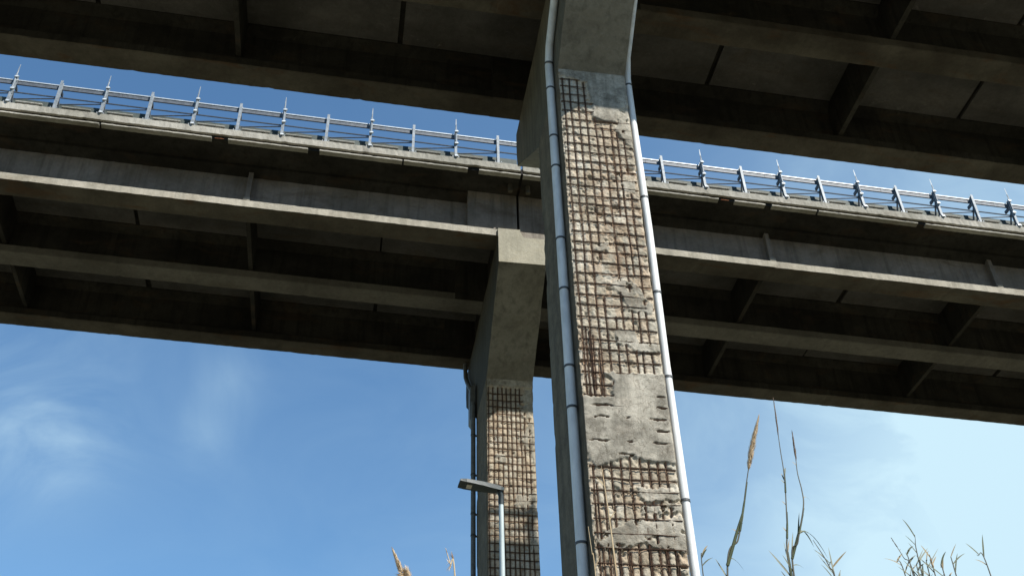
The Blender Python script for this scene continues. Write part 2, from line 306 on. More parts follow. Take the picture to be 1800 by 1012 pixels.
def make_shaft(parent, x0, wid, y0, dep, ztop, res, vbars, stirs, polys, chips, seed, rustfun, smears=(), margin=0.06):
    zs = np.arange(0.0, ztop+1e-6, res); zs[-1] = ztop
    us = np.linspace(0, wid, int(round(wid/res))+1)
    U, Z = np.meshgrid(us, zs)
    wu = U+0.075*fbm(U, Z, 0.25, seed+31)+0.05*fbm(U, Z, 0.07, seed+33); wz = Z+0.075*fbm(U, Z, 0.25, seed+57)+0.05*fbm(U, Z, 0.07, seed+59)
    cover = np.zeros(U.shape); smear = np.zeros(U.shape)
    for p in smears: smear = np.maximum(smear, in_poly(wu, wz, p).astype(float))
    smear *= (fbm(U, Z, 0.16, seed+71) > -0.32)
    for p in polys: cover = np.maximum(cover, in_poly(wu, wz, p).astype(float))
    cover = np.maximum(cover, (wz < 7.2).astype(float))
    # nearest vertical bar / stirrup distances
    dv = np.full(U.shape, 9.0); cu = np.zeros(U.shape)
    for k, (b, za, zb) in enumerate(vbars):
        bu = bar_u(b, Z, k, seed); d = np.abs(U-bu); on = (Z > za) & (Z < zb)
        d = np.where(on, d, 9.0); dv = np.minimum(dv, d); cu += (U > bu)
    dh = np.full(U.shape, 9.0); cz = np.zeros(U.shape)
    for k, (zz, tilt, ua, ub) in enumerate(stirs):
        bz = zz+tilt*(U-wid/2)+0.006*np.sin(U*5+k); d = np.abs(Z-bz); on = (U > ua) & (U < ub)
        dh = np.minimum(dh, np.where(on, d, 9.0)); cz += (Z > bz)
    cell = np.modf(np.abs(np.sin(cu*12.9898+cz*78.233+seed))*43758.5453)[0]
    gw = 0.019
    g = np.maximum(np.exp(-(dv/gw)**2), np.exp(-(dh/gw)**2))
    pill = np.clip(np.minimum(dv, dh)/0.075, 0, 1)
    rec = 0.050-0.010*np.sqrt(pill)-0.012*(cell-0.5)+0.026*g*(0.55+0.45*(fbm(U, Z, 0.3, seed+13) > -0.25)) + 0.016*fbm(U, Z, 0.09, seed+3)+0.012*fbm(U, Z, 0.045, seed+4, 2)+0.020*fbm(U, Z, 0.6, seed+9)
    # bites: crumbly deep spots
    bite = np.clip(fbm(U, Z, 0.17, seed+77, 3)-0.30, 0, 1); rec = rec+bite*0.10
    cov = 0.004+0.007*fbm(U, Z, 0.30, seed+21)+0.014*np.clip(fbm(U, Z, 0.12, seed+23)-0.35, 0, 1)
    chipm = np.zeros(U.shape)
    for (cu_, cz_, wd) in chips:
        cz_ = min((q[0]+q[1]*(cu_-wid/2) for q in stirs), key=lambda v: abs(v-cz_))
        e = (np.abs(U-cu_-0.03*fbm(U, Z, 0.05, seed+6))/(wd/2))**2.5+(np.abs(Z-cz_+0.03*fbm(U, Z, 0.14, seed+int(cz_*9)))/(0.021+0.016*fbm(U, Z, 0.07, seed+5)))**2
        hit = np.clip((1.0-e+0.9*fbm(U, Z, 0.05, seed+int(cu_*31)))*1.6, 0, 1)*(e < 2.2)
        cov = cov+0.032*hit*(0.5+0.6*(fbm(U, Z, 0.04, seed+19)+1)); chipm = np.maximum(chipm, hit*(cover > 0.5))
    # soft edge of the cover
    fill = 0.020+0.014*fbm(U, Z, 0.13, seed+81)+0.006*fbm(U, Z, 0.4, seed+83)
    rec = np.where(smear > 0.5, np.minimum(rec-0.012, fill), rec)
    bc = cover.copy()
    for _ in range(2): bc[1:-1, 1:-1] = (bc[1:-1, 1:-1]*2+bc[:-2, 1:-1]+bc[2:, 1:-1]+bc[1:-1, :-2]+bc[1:-1, 2:])/6
    rec = rec*(1-bc)+cov*bc
    tone = np.maximum(cover, smear*0.85)
    # ragged corners
    ed = np.minimum(U, wid-U); ch = np.clip((margin*(0.75+0.9*fbm(U, Z, 0.35, seed+41))-ed)/margin, 0, 1)
    rec = rec+np.where(cover > 0.5, 0.03, 0.055)*ch*np.where(U < wid/2, 0.45, 1.0)
    # below the frame, an intact foot
    foot = np.clip((7.0-Z)/0.3, 0, 1); rec = rec*(1-foot)
    chipm = chipm*(1-foot)
    near = np.clip((ztop-Z)/0.15, 0, 1); rec = rec*near
    rust = rustfun(U, Z, dv, dh, seed)*(cover < 0.5)*(1-0.75*smear)+0.12*(cover > 0.5)*np.clip(fbm(U, Z, 0.2, seed+91), 0, 1)
    nu = len(us); nz = len(zs)
    # perimeter: front nu points, then right side, back, left side
    sy = np.linspace(0, dep, 9)[1:]; bx = np.linspace(wid, 0, 6)[1:]; ly = np.linspace(dep, 0, 9)[1:-1]
    npm = nu+len(sy)+len(bx)+len(ly)
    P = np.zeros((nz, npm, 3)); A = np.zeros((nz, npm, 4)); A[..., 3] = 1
    ezL = 0.012*fbm(np.zeros(nz), zs, 0.5, seed+61); ezR = 0.012*fbm(np.zeros(nz)+3, zs, 0.5, seed+62)
    ecL = 0.035*np.clip(fbm(np.zeros(nz)+7, zs, 0.45, seed+63)-0.25, 0, 1)*2; ecB = 0.05*np.clip(fbm(np.zeros(nz)+9, zs, 0.7, seed+65)-0.1, 0, 1)
    P[:, :nu, 0] = x0+U; P[:, :nu, 1] = y0+rec; P[:, :nu, 2] = Z
    P[:, 0, 0] += ecL; P[:, nu-1, 0] -= ecL[::-1]
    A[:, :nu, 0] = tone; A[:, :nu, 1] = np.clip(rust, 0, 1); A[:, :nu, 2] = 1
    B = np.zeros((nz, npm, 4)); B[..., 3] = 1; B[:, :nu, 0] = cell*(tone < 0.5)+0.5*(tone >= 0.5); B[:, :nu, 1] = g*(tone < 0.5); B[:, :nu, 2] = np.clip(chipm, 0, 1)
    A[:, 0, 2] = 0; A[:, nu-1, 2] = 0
    k = nu
    for y in sy: P[:, k, 0] = x0+wid+ezR*0.6; P[:, k, 1] = y0+y; P[:, k, 2] = zs; k += 1
    for x in bx: P[:, k, 0] = x0+x; P[:, k, 1] = y0+dep; P[:, k, 2] = zs; k += 1
    P[:, k-1, 0] += ecB; P[:, k-1, 1] -= ecB
    for y in ly: P[:, k, 0] = x0+ezL*0.6; P[:, k, 1] = y0+y; P[:, k, 2] = zs; k += 1
    off = np.array(parent_world(parent)); V = P.reshape(-1, 3)-off
    i = np.arange(nz-1)[:, None]*npm; j = np.arange(npm)[None]; jn = (j+1) % npm
    Q = np.stack([i+j, i+jn, i+npm+jn, i+npm+j], -1).reshape(-1, 4)
    me = bpy.data.meshes.new('shaft'); me.vertices.add(len(V)); me.vertices.foreach_set('co', V.ravel())
    me.loops.add(Q.size); me.loops.foreach_set('vertex_index', Q.ravel().astype(np.int32))
    me.polygons.add(len(Q)); me.polygons.foreach_set('loop_start', np.arange(0, Q.size, 4, dtype=np.int32)); me.polygons.foreach_set('loop_total', np.full(len(Q), 4, np.int32))
    me.update(calc_edges=True)
    at = me.color_attributes.new('wear', 'FLOAT_COLOR', 'POINT'); at.data.foreach_set('color', A.reshape(-1))
    at2 = me.color_attributes.new('chunk', 'FLOAT_COLOR', 'POINT'); at2.data.foreach_set('color', B.reshape(-1))
    return link('shaft', me, 'rough', parent)

def make_bars(parent, x0, wid, y0, vbars, stirs, seed, r=0.010):
    rr = random.Random(seed)
    for k, (b, za, zb) in enumerate(vbars):
        n = max(2, int((zb-za)/0.35)); zz = np.linspace(za, zb, n)
        m = MB(); m.tube([(x0+bar_u(b, z, k, seed), y0+0.036+0.006*math.sin(z*1.7+k), z) for z in zz], r*1.05, 6)
        m.build('vertical_bar', 'rust', parent, True)
    for k, (z, tilt, ua, ub) in enumerate(stirs):
        us = np.linspace(ua, ub, 9); jut = 0.012*rr.random()
        m = MB(); m.tube([(x0+u, y0+0.022-jut*0.4+0.006*math.sin(u*7+k), z+tilt*(u-wid/2)+0.006*math.sin(u*5+k)) for u in us], r*0.9, 6)
        m.build('stirrup', 'rust', parent, True)

def make_head(parent, x0, x1, y0, dep, zk, zl, zt, sidemat, out=3.12):
    # flared trapezoid head: profile in YZ, with small chamfers, notch on top (left part higher)
    yb = y0+dep
    prof = [(y0, zk), (y0-out+0.0, zl-0.05), (y0-out-0.04, zl+0.01), (y0-out-0.04, zt), (yb+out+0.04, zt), (yb+out+0.04, zl-0.15), (yb+out, zl-0.22), (yb, zk)]
    nx = 8; m = MB(); xs = np.linspace(x0, x1, nx); vs = []; npf = len(prof)
    # refine the profile
    P = []
    for i in range(npf):
        a = prof[i]; b = prof[(i+1) % npf]; L = math.hypot(b[0]-a[0], b[1]-a[1]); n = max(1, int(L/0.35))
        for k in range(n): P.append((a[0]+(b[0]-a[0])*k/n, a[1]+(b[1]-a[1])*k/n))
    npf = len(P); rr = random.Random(3)
    for xi, x in enumerate(xs):
        for (y, z) in P:
            j = 0.010 if xi in (0, nx-1) else 0.004
            vs.append((x+rr.uniform(-j, j)*0.7, y+rr.uniform(-j, j), z+rr.uniform(-j, j)))
    fs = []
    for i in range(nx-1):
        for k in range(npf): fs.append((i*npf+k, (i+1)*npf+k, (i+1)*npf+(k+1) % npf, i*npf+(k+1) % npf))
    fs.append(tuple(range(npf))); fs.append(tuple((nx-1)*npf+k for k in range(npf))[::-1])
    m.add(vs, fs)
    h = m.build('head', 'head', parent)
    h.data.materials.append(MAT[sidemat]); h.data.polygons[len(h.data.polygons)-2].material_index = 1  # left side face only, toned down for its shade
    # cheek in front of the left girder end, pads under every girder
    c = MB(); xm = x0+0.78
    c.box(x0+0.001, xm, y0-out-0.038, y0-out+0.06, zt-0.002, zt+0.36)
    c.add([(xm, y0-out-0.038, zt), (xm+0.13, y0-out-0.038, zt), (xm, y0-out-0.038, zt+0.26), (xm, y0-out+0.06, zt), (xm+0.13, y0-out+0.06, zt), (xm, y0-out+0.06, zt+0.26)],
          [(0, 1, 2), (3, 5, 4), (0, 3, 4, 1), (1, 4, 5, 2)])
    c.build('cheek_wall', 'palehead', parent)
    fp = MB(); fp.box(x0+0.004, x1-0.004, y0-out-0.062, y0-out-0.041, zl+0.02, zt-0.004)
    fp.build('ledge_face', 'palehead', parent)
    for gy in GIRD:
        for xa in (x0+0.12, x1-0.72):
            b = MB(); b.box(xa, xa+0.6, y0+gy-0.3, y0+gy+0.3, zt, zt+0.03+GR*(xa-4)+0.04); b.build('bearing_pad', 'joint', parent)

GIRD = (-2.68, 1.13, 4.93)        # girder centre lines, measured from the pier front face
ZS = 25.75                        # girder soffit height at x = 4

def rust_main(U, Z, dv, dh, seed):
    nearbar = np.maximum(np.exp(-(dv/0.030)**2), np.exp(-(dh/0.028)**2))
    big = np.clip(fbm(U, Z, 0.9, seed+101, 3)*1.4+0.15, 0, 1)
    zone = np.clip((U-0.45)/0.3, 0, 1)*np.exp(-((Z-17.3)/2.6)**2)+0.9*np.exp(-((Z-13.2)/0.8)**2-((U-0.25)/0.3)**2)+0.7*np.exp(-((Z-16.0)/0.35)**2-((U-0.85)/0.45)**2)+0.2*np.exp(-((Z-10.4)/0.5)**2)
    return np.clip(nearbar*0.55*(0.35+0.65*big)+0.42*zone*np.clip(fbm(U, Z, 0.16, seed+111)*1.6+0.45, 0, 1), 0, 0.92)
def rust_back(U, Z, dv, dh, seed):
    nearbar = np.maximum(np.exp(-(dv/0.030)**2), np.exp(-(dh/0.028)**2))
    return np.clip(nearbar*0.45+0.15*np.clip(fbm(U, Z, 0.3, seed), 0, 1), 0, 0.9)

GAPY = 13.8
MX0, MX1, MY = 4.24, 5.93, 16.6
BX0, BX1, BY = 4.38, 6.01, 30.4
# --- near pier
pier = thing('bridge_pier', (5.08, MY+1.35, 0), 'near concrete pier, spalled face of rusty rebar and grey mortar, white pipes down both sides', 'bridge pier', 'flared concrete piers of the viaduct')
W1 = MX1-MX0
vb = []
r1 = random.Random(5)
ub = 0.10
for k in range(10):
    za, zb = 7.0, 21.62
    if k >= 5: zb = 20.1-0.12*(k % 2)
    if k == 9: zb = 19.3
    cut = {3: (14.9, 15.9), 4: (14.4, 16.9), 6: (16.4, 17.2), 7: (14.9, 15.5), 8: (17.9, 18.5)}.get(k)
    if cut: vb.append((ub, za, cut[0])); vb.append((ub, cut[1], zb))
    else: vb.append((ub, za, zb))
    ub += 0.165+r1.uniform(-0.024, 0.024)
    if ub > W1-0.06: break
for k in range(9): vb.append((0.15+0.17*k+r1.uniform(-0.03, 0.03), 7.0, [10.6, 9.9, 9.5, 9.3, 9.2, 10.8, 10.9, 9.35, 9.3][k]))
for u_, a_, b_ in ((0.17, 12.4, 14.1), (0.24, 12.5, 14.0), (0.31, 12.6, 13.9), (0.40, 12.5, 13.6)): vb.append((u_, a_, b_))
st = []
z = 7.25
while z < 21.6:
    ua, ubb = 0.03, W1-0.03
    if z > 20.9: ubb = 0.66
    if 20.2 < z <= 20.9: ubb = 0.80
    st.append((z, r1.uniform(-0.018, 0.018)+0.01, ua, ubb))
    z += (0.262 if z < 14 else 0.272)+r1.uniform(-0.03, 0.03)
polys1 = [[(0.0, 21.75), (0.0, 22.2), (1.79, 22.2), (1.79, 20.87), (1.39, 20.68), (1.32, 20.2), (1.06, 20.18), (0.80, 20.25), (0.76, 20.9), (0.70, 21.5), (0.35, 21.62)],
                    [(0.40, 13.01), (1.73, 13.08), (1.72, 11.1), (1.05, 11.13), (0.73, 11.18), (0.12, 10.90), (-0.1, 11.5), (-0.1, 12.42), (0.59, 12.44), (0.62, 12.83)]]
smears1 = [[(1.38, 20.79), (1.74, 20.83), (1.74, 19.32), (1.50, 19.52), (1.32, 19.9)],
          [(0.86, 15.35), (1.20, 15.43), (1.30, 15.31), (1.64, 14.76), (1.60, 14.55), (1.1, 14.59), (1.05, 14.93), (0.85, 15.13)],
          [(0.77, 14.09), (1.21, 14.11), (1.25, 13.79), (1.73, 13.79), (1.73, 13.60), (1.18, 13.58), (0.85, 13.72)],
          [(0.55, 16.35), (0.85, 16.40), (0.80, 16.15), (0.58, 16.10)], [(1.30, 18.25), (1.62, 18.3), (1.60, 17.95), (1.35, 18.0)],
          [(0.75, 10.55), (1.75, 10.56), (1.75, 10.36), (1.15, 10.30), (0.80, 10.36)],
          [(0.92, 10.22), (1.75, 10.26), (1.75, 10.07), (0.92, 10.05)],
          [(0.80, 9.92), (1.75, 9.99), (1.75, 9.36), (1.28, 9.38), (0.89, 9.50), (0.40, 9.32), (0.10, 9.36), (0.05, 9.64), (0.40, 9.72)]]
chips1 = [(0.29, 12.2, .36), (0.34, 11.97, .36), (0.26, 11.41, .46), (0.83, 11.43, .17), (1.56, 12.48, .22), (1.53, 12.23, .24), (1.44, 11.97, .42), (1.52, 11.68, .3), (1.44, 11.42, .34), (0.78, 11.17, .4), (0.45, 12.32, .3), (0.9, 9.9, .2), (1.5, 9.72, .25), (0.6, 9.6, .22), (0.85, 11.95, .10)]
make_shaft(pier, MX0, W1, MY, 2.7, 21.9, 0.0172, vb, st, polys1, chips1, 3, rust_main, smears1)
make_bars(pier, MX0, W1, MY, vb, st, 3)
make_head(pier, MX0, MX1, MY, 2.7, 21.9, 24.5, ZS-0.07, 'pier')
# --- far pier
W2 = BX1-BX0
pier2 = thing('bridge_pier', (5.2, BY+1.35, 0), 'far, narrower concrete pier behind the street lamp, its face a fine rebar grid', 'bridge pier', 'flared concrete piers of the viaduct')
vb2 = []; ub = 0.06
for k in range(11):
    if ub > W2-0.05: break
    vb2.append((ub, 7.0, 21.55 if k < 8 else 20.6)); ub += 0.155+r1.uniform(-0.015, 0.015)
st2 = []; z = 7.2
while z < 21.5:
    st2.append((z, r1.uniform(-0.014, 0.014), 0.02, W2-0.02-(0.35 if (z > 18.6 and r1.random() < 0.4) else 0))); z += 0.262+r1.uniform(-0.02, 0.02)
polys2 = [[(0.95, 17.49), (1.70, 17.60), (1.70, 16.85), (1.15, 16.80), (0.85, 17.14)], [(1.1, 20.9), (1.34, 21.0), (1.55, 20.4), (1.2, 20.35)],
          [(1.15, 19.5), (1.45, 20.2), (1.4, 19.2)], [(-0.1, 21.6), (1.8, 21.6), (1.8, 22.1), (-0.1, 22.1)]]
make_shaft(pier2, BX0, W2, BY, 2.7, 21.87, 0.030, vb2, st2, polys2[3:], [], 8, rust_back, polys2[:3]+[[(1.22, 21.4), (1.75, 21.5), (1.75, 20.6), (1.36, 20.5)], [(1.40, 20.2), (1.75, 20.3), (1.75, 18.6), (1.52, 18.7)], [(0.3, 18.9), (0.62, 18.95), (0.6, 18.6), (0.34, 18.65)], [(1.3, 16.2), (1.75, 16.3), (1.75, 15.7), (1.42, 15.6)]])
make_bars(pier2, BX0, W2, BY, vb2, st2, 8, 0.011)
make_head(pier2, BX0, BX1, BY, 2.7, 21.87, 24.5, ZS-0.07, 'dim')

# ------------------------------------------------------------------ decks
H = 2.05
def extrude(prof, xa, xb, step, jit, seed, grade=True, spall=0.0, corner=None):
    rr = random.Random(seed); n = max(1, int((xb-xa)/step)); m = MB(); npf = len(prof); vs = []
    ph = rr.random()*99
    for i in range(n+1):
        x = xa+(xb-xa)*i/n
        for k, (y, z) in enumerate(prof):
            dy, dz = rr.uniform(-jit, jit), rr.uniform(-jit, jit)
            if spall and corner and k in corner:
                s = max(0, math.sin(x*1.9+ph)+math.sin(x*4.7+ph*2)+math.sin(x*11.3+k)-1.75)*spall
                dy += s*corner[k][0]; dz += s*corner[k][1]
            vs.append((x, y+dy, (gz(x, z) if grade else z)+dz))
    fs = []
    for i in range(n):
        for k in range(npf): fs.append((i*npf+k, i*npf+(k+1) % npf, (i+1)*npf+(k+1) % npf, (i+1)*npf+k))
    fs.append(tuple(range(npf))[::-1]); fs.append(tuple(n*npf+k for k in range(npf)))
    m.add(vs, fs); return m
def girder_prof(yc, solid=False):
    a = 0.40; w = 0.13 if not solid else 0.385
    return [(yc-a+0.03, ZS), (yc-a, ZS+0.03), (yc-a, ZS+0.31), (yc-a+0.02, ZS+0.33), (yc-w, ZS+0.52 if not solid else ZS+0.36), (yc-w, ZS+1.62), (yc-a, ZS+1.88), (yc-a, ZS+H),
            (yc+a, ZS+H), (yc+a, ZS+1.88), (yc+w, ZS+1.62), (yc+w, ZS+0.52 if not solid else ZS+0.36), (yc+a-0.02, ZS+0.33), (yc+a, ZS+0.31), (yc+a, ZS+0.03), (yc+a-0.03, ZS)]
DIA = {-1: (-4.25, -12.95, -21.7, -30.4), 1: (14.4, 23.15, 31.9, 40.6)}
def span(y0, side, label, seed):
    xg = 5.12
    xa, xb = (-32.0, xg-0.045) if side < 0 else (xg+0.045, 42.5)
    sp = thing('viaduct_span', ((xa+xb)/2, y0+1.1, ZS), label, 'bridge span', 'concrete girder spans of the twin viaduct')
    xe = xb-1.75 if side < 0 else xa+1.75            # solid end block
    near_far = y0 < 20
    for gi, g in enumerate(GIRD):
        yc = y0+g
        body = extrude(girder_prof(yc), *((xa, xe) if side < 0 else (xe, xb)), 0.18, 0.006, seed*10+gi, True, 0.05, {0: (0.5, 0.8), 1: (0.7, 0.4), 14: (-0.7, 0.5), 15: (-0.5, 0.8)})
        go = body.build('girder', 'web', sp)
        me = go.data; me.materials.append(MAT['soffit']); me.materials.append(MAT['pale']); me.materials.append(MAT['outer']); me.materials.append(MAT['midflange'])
        npf = 16
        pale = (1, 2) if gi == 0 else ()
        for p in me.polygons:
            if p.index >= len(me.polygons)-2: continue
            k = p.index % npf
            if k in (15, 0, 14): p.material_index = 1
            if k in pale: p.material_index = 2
            if gi == 0 and k in (3, 4): p.material_index = 3  # outer web face coloured paler for the sky light it takes
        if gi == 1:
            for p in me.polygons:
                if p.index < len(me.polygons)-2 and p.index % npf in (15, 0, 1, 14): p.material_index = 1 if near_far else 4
        eb = extrude(girder_prof(yc, True), *((xe, xb) if side < 0 else (xa, xe)), 0.2, 0.004, seed*10+gi+5)
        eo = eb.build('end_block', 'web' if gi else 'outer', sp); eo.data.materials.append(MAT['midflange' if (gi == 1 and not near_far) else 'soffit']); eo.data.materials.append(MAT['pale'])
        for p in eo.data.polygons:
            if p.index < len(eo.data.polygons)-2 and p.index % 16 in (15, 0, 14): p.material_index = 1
            elif side < 0 and p.index < len(eo.data.polygons)-2 and gi == 0 and p.index % 16 in (1, 2): p.material_index = 2  # right span's flange end stays darker, its shade put into the colour
    for xd in DIA[side]:
        for a, b in ((GIRD[0], GIRD[1]), (GIRD[1], GIRD[2])):
            m = MB(); ya, yb = y0+a+0.13, y0+b-0.13
            for (p, q, s0, s1) in ((ya, yb, ZS+0.42, ZS+H-0.16),): m.box(xd-0.075, xd+0.075, p, q, s0, s1, True)
            m.build('diaphragm', 'web', sp)
        for yy, s in ((y0+GIRD[0]-0.13, -1), (y0+GIRD[2]+0.13, 1)):
            m = MB(); e = yy+s*0.20
            ya, yb = min(yy, e), max(yy, e); m.box(xd-0.08, xd+0.08, ya, yb, ZS+0.34, ZS+1.70, True)
            m.build('web_stiffener', 'outer', sp)
            m = MB(); e = yy+s*0.274; ya, yb = min(yy, e), max(yy, e); m.box(xd-0.11, xd+0.11, ya, yb, ZS+0.325, ZS+0.46, True)
            m.build('stiffener_foot', 'pale', sp)
    # end wall between girders at the pier
    xw = xb-0.5 if side < 0 else xa+0.25
    for a, b in ((GIRD[0], GIRD[1]), (GIRD[1], GIRD[2])):
        m = MB(); m.box(xw, xw+0.25, y0+a+0.387, y0+b-0.387, ZS+0.3, ZS+H-0.16, True); m.build('end_diaphragm', 'web', sp)
    # slab panels between the girders, a joint at the middle of every bay
    cuts = [xb if side < 0 else xa] + list(DIA[side])
    rr = random.Random(seed)
    for i in range(len(cuts)-1):
        p, q = sorted((cuts[i], cuts[i+1])); mid = (p+q)/2+(0.03 if side < 0 else 0.45*(i == 0))
        for a, b in ((GIRD[0], GIRD[1]), (GIRD[1], GIRD[2])):
            jw = rr.choice((0.03, 0.07, 0.10)) if not near_far else 0.075
            for (u, v) in ((p+0.0, mid-jw), (mid+jw, q)):
                m = MB(); dz = rr.uniform(-0.012, 0.012)
                m.box(u+0.004, v-0.004, y0+a+0.402, y0+b-0.402, ZS+H-0.13+dz, ZS+H-0.02, True); m.build('slab_panel', 'slab', sp)
    # the deck slab itself with both cantilevers
    yn, yf = y0-4.13, y0+6.38
    prof = [(yn+0.10, ZS+H+0.055), (yn+1.05, ZS+H-0.055), (yn+1.052, ZS+H+0.003), (yf-1.052, ZS+H+0.003), (yf-1.05, ZS+H-0.055), (yf-0.10, ZS+H+0.055), (yf-0.10, ZS+H+0.28), (yn+0.10, ZS+H+0.28)]
    extrude(prof, xa, xb, 0.6, 0.004, seed+3).build('deck_slab', 'web', sp)
    m = MB(); m.box(xa, xb, yn+0.55, yf-0.55, ZS+H+0.285, ZS+H+0.36, True); m.build('road_surface', 'asphalt', sp)
    for yy, s in ((yn, 1), (yf, -1)):
        # kerb beam: upper face proud, dark recess, thin pale drip edge below
        pk = [(yy, ZS+H+0.20), (yy+s*0.44, ZS+H+0.205), (yy+s*0.44, ZS+H+0.47), (yy+s*0.02, ZS+H+0.50), (yy, ZS+H+0.48)]
        if s < 0: pk = pk[::-1]
        c = {0: (0.3*s, 1.0)} if s > 0 else {4: (0.3*s, 1.0)}
        extrude(pk, xa, xb, 0.10, 0.007, seed+5+s, True, 0.05, c).build('kerb_beam', 'pale', sp)
        rc = MB(); ya, yb = sorted((yy+s*0.17, yy+s*0.30)); rc.box(xa, xb, ya, yb, ZS+H+0.05, ZS+H+0.198, True); rc.build('drip_recess', 'joint', sp)
        # drip edge in lengths, broken away in places
        gaps = sorted({-1: [(-9.32, -9.25), (-5.6, -5.05), (-2.35, -1.95), (0.9, 0.96), (3.2, 3.6)], 1: [(8.2, 8.26), (12.3, 12.9), (14.05, 14.3), (16.0, 16.08), (19.9, 20.2)]}[side])
        x = xa; segs = []
        for g0, g1 in gaps: segs.append((x, g0)); x = g1
        segs.append((x, xb))
        for u, v in segs:
            if v-u < 0.1: continue
            pk = [(yy+s*0.012, ZS+H+0.005), (yy+s*0.20, ZS+H-0.01), (yy+s*0.20, ZS+H+0.045), (yy+s*0.016, ZS+H+0.062)]
            if s < 0: pk = pk[::-1]
            extrude(pk, u, v, 0.12, 0.006, seed+int(u*7) % 50, True, 0.03, {3: (0, -0.8), 0: (0.3*s, 0.5)}).build('drip_edge', 'pale', sp)
        if s > 0:
            for g0, g1 in [(gaps[1][0]+0.15, gaps[1][0]+0.4)]:
                mm = MB(); mm.tube([(g0-0.05, yy+0.07, gz(g0, ZS+H+0.05)), ((g0+g1)/2, yy+0.045, gz(g0, ZS+H+0.025)), (g1, yy+0.07, gz(g1, ZS+H+0.05))], 0.014, 5)
                mm.build('exposed_bar', 'rustbright', sp)
    return sp
def seals(y0, parent):
    for (p, q) in ((y0-4.1, y0+6.35),):
        m = MB(); m.box(5.08, 5.16, p, q, ZS+H+0.05, ZS+H+0.30, True); m.build('expansion_seal', 'joint', parent)
span(BY, -1, 'left span of the lower deck, pale sunlit girder flange under the guard rail', 21)
sB = span(BY, 1, 'right span of the lower deck, behind and right of the near pier', 22)
span(MY, -1, 'dark near deck overhead at the top left, rusty brown edge girder against the sky', 23)
sM = span(MY, 1, 'dark near deck overhead at the top right, showing diaphragms and slotted slab panels', 24)

seals(BY, sB); seals(MY, sM)
for xx, yy in ((4.78, BY-3.55), (5.42, BY-3.55)):
    m = MB(); m.tube([(xx, yy, gz(xx, ZS+H+0.05)), (xx, yy, gz(xx, ZS+H-0.30))], 0.085, 12); m.build('drain_outlet', 'pier', sB)
# ------------------------------------------------------------------ guard rails
def rail_mesh_cache():
    c = {}
    # all meshes modelled round the post foot, outer face towards -Y
    m = MB(); m.box(-0.045, 0.045, -0.010, 0.004, -0.24, 1.38).box(-0.045, 0.045, 0.096, 0.110, 0, 1.36).box(-0.007, 0.007, 0.004, 0.096, 0, 1.36); c['post'] = m
    m = MB(); m.box(-0.10, 0.10, 0.0, 0.16, 0.0, 0.02).box(-0.12, -0.085, -0.02, 0.015, 0.0, 0.06).box(0.085, 0.12, -0.02, 0.015, 0, 0.06); c['base'] = m
    m = MB(); m.add([(-0.07, -0.05, -0.05), (0.02, -0.07, -0.06), (0.075, -0.03, 0.0), (0.03, -0.03, 0.06), (-0.06, -0.02, 0.055), (-0.07, 0.02, -0.05), (0.02, 0.02, -0.06), (0.085, 0.02, 0.0), (0.03, 0.02, 0.06), (-0.06, 0.02, 0.055)],
                    [(0, 4, 3, 2, 1), (5, 6, 7, 8, 9), (0, 1, 6, 5), (1, 2, 7, 6), (2, 3, 8, 7), (3, 4, 9, 8), (4, 0, 5, 9)]); c['clamp'] = m
    m = MB(); m.tube([(0, 0.0, 0.75), (0.0, 0.0, 1.45), (0.0, 0.0, 1.60)], 0.021, 6).add([(-0.03, -0.01, 1.30), (0.03, -0.01, 1.30), (0.012, 0, 1.93), (-0.012, 0, 1.93), (0, 0.03, 1.30)], [(0, 1, 2, 3), (1, 4, 2), (4, 0, 3), (4, 3, 2)]); c['spike'] = m
    m = MB(); m.box(-0.03, 0.03, 0.11, 0.40, 0.98, 1.10); c['bracket'] = m
    m = MB()
    m.add([(-0.022, 0.11, 0.80), (0.022, 0.11, 0.80), (0.022, 0.50, 0.02), (-0.022, 0.50, 0.02), (-0.022, 0.16, 0.82), (0.022, 0.16, 0.82), (0.022, 0.56, 0.02), (-0.022, 0.56, 0.02)],
          [(0, 1, 2, 3), (4, 7, 6, 5), (0, 4, 5, 1), (1, 5, 6, 2), (2, 6, 7, 3), (3, 7, 4, 0)]); c['back_stay'] = m
    out = {}
    mats = dict(post='zinc', base='zinc', clamp='zincb', spike='zinc', bracket='zincd', back_stay='zincd')
    for k, mb in c.items():
        me = bpy.data.meshes.new(k); me.from_pydata(mb.v, [], mb.f); me.update(); me.materials.append(MAT[mats[k]]); out[k] = me
    return out
RM = rail_mesh_cache()
